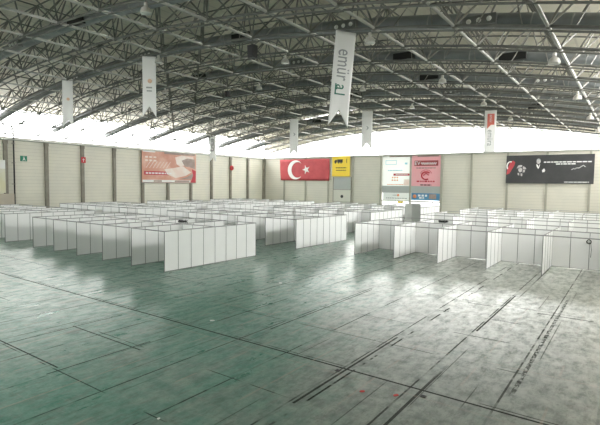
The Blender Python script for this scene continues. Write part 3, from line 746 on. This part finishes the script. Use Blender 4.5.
MB().tube([(0, 0, 0), (0, 0, 10.9), (0, -.12, 11.2), (0, -.4, 11.42), (0, -.9, 11.5), (.1, -3.5, 11.6)], .085, 10).build('pipe', M['dark'], t)
cb = MB()
for z in (2, 4.5, 7, 9.3): cb.box(-.40, .1, -.12, .12, z, z + .06)
cb.build('clamp', M['column'], t)
t = thing('wall_poster', 'pale yellow poster at the far left edge of the left wall', 'poster', (XW + .36, 22.3, 5.4))
MB().box(0, .06, -1.9, 1.9, -1.9, 1.9).build('sheet', M['paleyellow'], t)
MB().box(.06, .07, -1.9, 1.9, .9, 1.9).build('header', M['posterwhite'], t)
t = thing('cabinet', 'sand coloured cabinet against the left wall below the pale yellow poster', 'cabinet', (XW + .42, 22.5, 0))
MB().box(0, .5, -2.4, 2.4, .08, 3.4).build('body', M['sand'], t)
MB().box(.5, .53, -2.35, -.03, .15, 3.3).build('door', M['sand'], t); MB().box(.5, .53, .03, 2.35, .15, 3.3).build('door', M['sand'], t)
MB().box(0, .46, -2.35, 2.35, 0, .08).build('plinth', M['column'], t)

# ------------------------------------------------------------------ things on the floor
def hatch(label, x, y, s):
    t = thing('floor_socket', label, 'floor socket', (x, y, 0))
    MB().box(-s, s, -s, s, 0, .006).build('rim', M['arch'], t); MB().box(-s * .8, s * .8, -s * .8, s * .8, .006, .012).build('lid', M['dark'], t)
hatch('small dark floor socket on the trench line, left one', -6.28, 10.63, .075)
hatch('small dark floor socket beside the trench line, right one', -3.86, 10.55, .07)
def scrap(label, x, y, s, m, rz):
    mb = MB(); r = random.Random(int(s * 1000)); n = 7
    pts = [(s * r.uniform(.6, 1) * math.cos(2 * PI * i / n), s * r.uniform(.4, .8) * math.sin(2 * PI * i / n)) for i in range(n)]
    mb.prism(pts, lambda a, b, d: (a, b, d + .03 * s * math.sin(a * 30)), .002, .006 + .1 * s)
    o = mb.build('paper_scrap', m); o.location = (x, y, 0); o.rotation_euler = (0, 0, rz); tag(o, label, 'litter', 'litter on the floor')
scrap('white paper scrap on the floor below the nearest booth end wall', -12.3, 11.75, .11, M['paper'], .4)
scrap('white paper scrap on the floor in front of the second open booth', -14.3, 18.35, .12, M['paper'], 1.1)
scrap('red scrap on the floor below the left floor socket', -5.15, 9.9, .08, M['redpaper'], .2)
scrap('red scrap on the floor between the two floor sockets', -4.4, 10.2, .09, M['redpaper'], .9)
scrap('tiny white scrap on the dark green floor at the bottom', -8.0, 6.1, .05, M['paper'], 2.0)

# ------------------------------------------------------------------ light: overcast daylight through the glazing
W = bpy.data.worlds.new('World'); bpy.context.scene.world = W; W.use_nodes = True
nt = W.node_tree; bg = nt.nodes['Background']
tc = nt.nodes.new('ShaderNodeTexCoord'); sx = nt.nodes.new('ShaderNodeSeparateXYZ'); cr = nt.nodes.new('ShaderNodeValToRGB')
nt.links.new(tc.outputs['Generated'], sx.inputs[0]); mr = nt.nodes.new('ShaderNodeMapRange')
mr.inputs['From Min'].default_value = -1; mr.inputs['From Max'].default_value = 1; nt.links.new(sx.outputs[2], mr.inputs['Value'])
nt.links.new(mr.outputs[0], cr.inputs[0]); nt.links.new(cr.outputs[0], bg.inputs['Color'])
e = cr.color_ramp.elements; e[0].position = .46; e[0].color = (.42, .42, .40, 1); e[1].position = .52; e[1].color = (1.0, 1.0, .985, 1)
bg.inputs['Strength'].default_value = 12.5
def portal(name, loc, rot, sx_, sy_):
    l = bpy.data.lights.new(name, 'AREA'); l.shape = 'RECTANGLE'; l.size = sx_; l.size_y = sy_; l.cycles.is_portal = True
    o = link(name, l, None, loc, rot)
    return o
portal('daylight_left', (XW - .05, (YB + 14) / 2, 11.7), (PI / 2, 0, -PI / 2), YB - 14, 3.8)
portal('daylight_right', (XE + .05, (YB + 22) / 2, 11.9), (PI / 2, 0, PI / 2), YB - 22, 4.2)
portal('daylight_far', ((XW + XE) / 2, YB + .05, 13.5), (-PI / 2, 0, 0), XE - XW, 7.2)
portal('daylight_near_fill', ((XW + XE) / 2, YF - .05, 13.5), (PI / 2, 0, 0), XE - XW, 7.2)
portal('daylight_roof', ((XW + XE) / 2, 66.15, 17.3), (0, 0, 0), XE - XW, .9)

# ------------------------------------------------------------------ camera
f, pi_, ro, ya, Hc = 465.5775, -.0623, .0129, .6214, 5.0382
F = Vector((-math.sin(ya) * math.cos(pi_), math.cos(ya) * math.cos(pi_), math.sin(pi_)))
R = Vector((math.cos(ya), math.sin(ya), 0)); U = R.cross(F)
R2 = math.cos(ro) * R + math.sin(ro) * U; U2 = -math.sin(ro) * R + math.cos(ro) * U
cam = bpy.data.cameras.new('Camera'); co = bpy.data.objects.new('Camera', cam); C.objects.link(co)
m = Matrix((R2, U2, -F)).transposed().to_4x4(); m.translation = Vector((0, 0, Hc)); co.matrix_world = m
cam.sensor_fit = 'HORIZONTAL'; cam.sensor_width = 36; cam.lens = f / 600 * 36; cam.clip_end = 400; cam.clip_start = .1
sc = bpy.context.scene; sc.camera = co
sc.view_settings.view_transform = 'Standard'; sc.view_settings.look = 'None'; sc.view_settings.gamma = 1; sc.view_settings.use_curve_mapping = False
sc.view_settings.exposure = 1.82
sc.cycles.max_bounces = 10; sc.cycles.diffuse_bounces = 6; sc.cycles.transparent_max_bounces = 16
sc.cycles.use_denoising = True
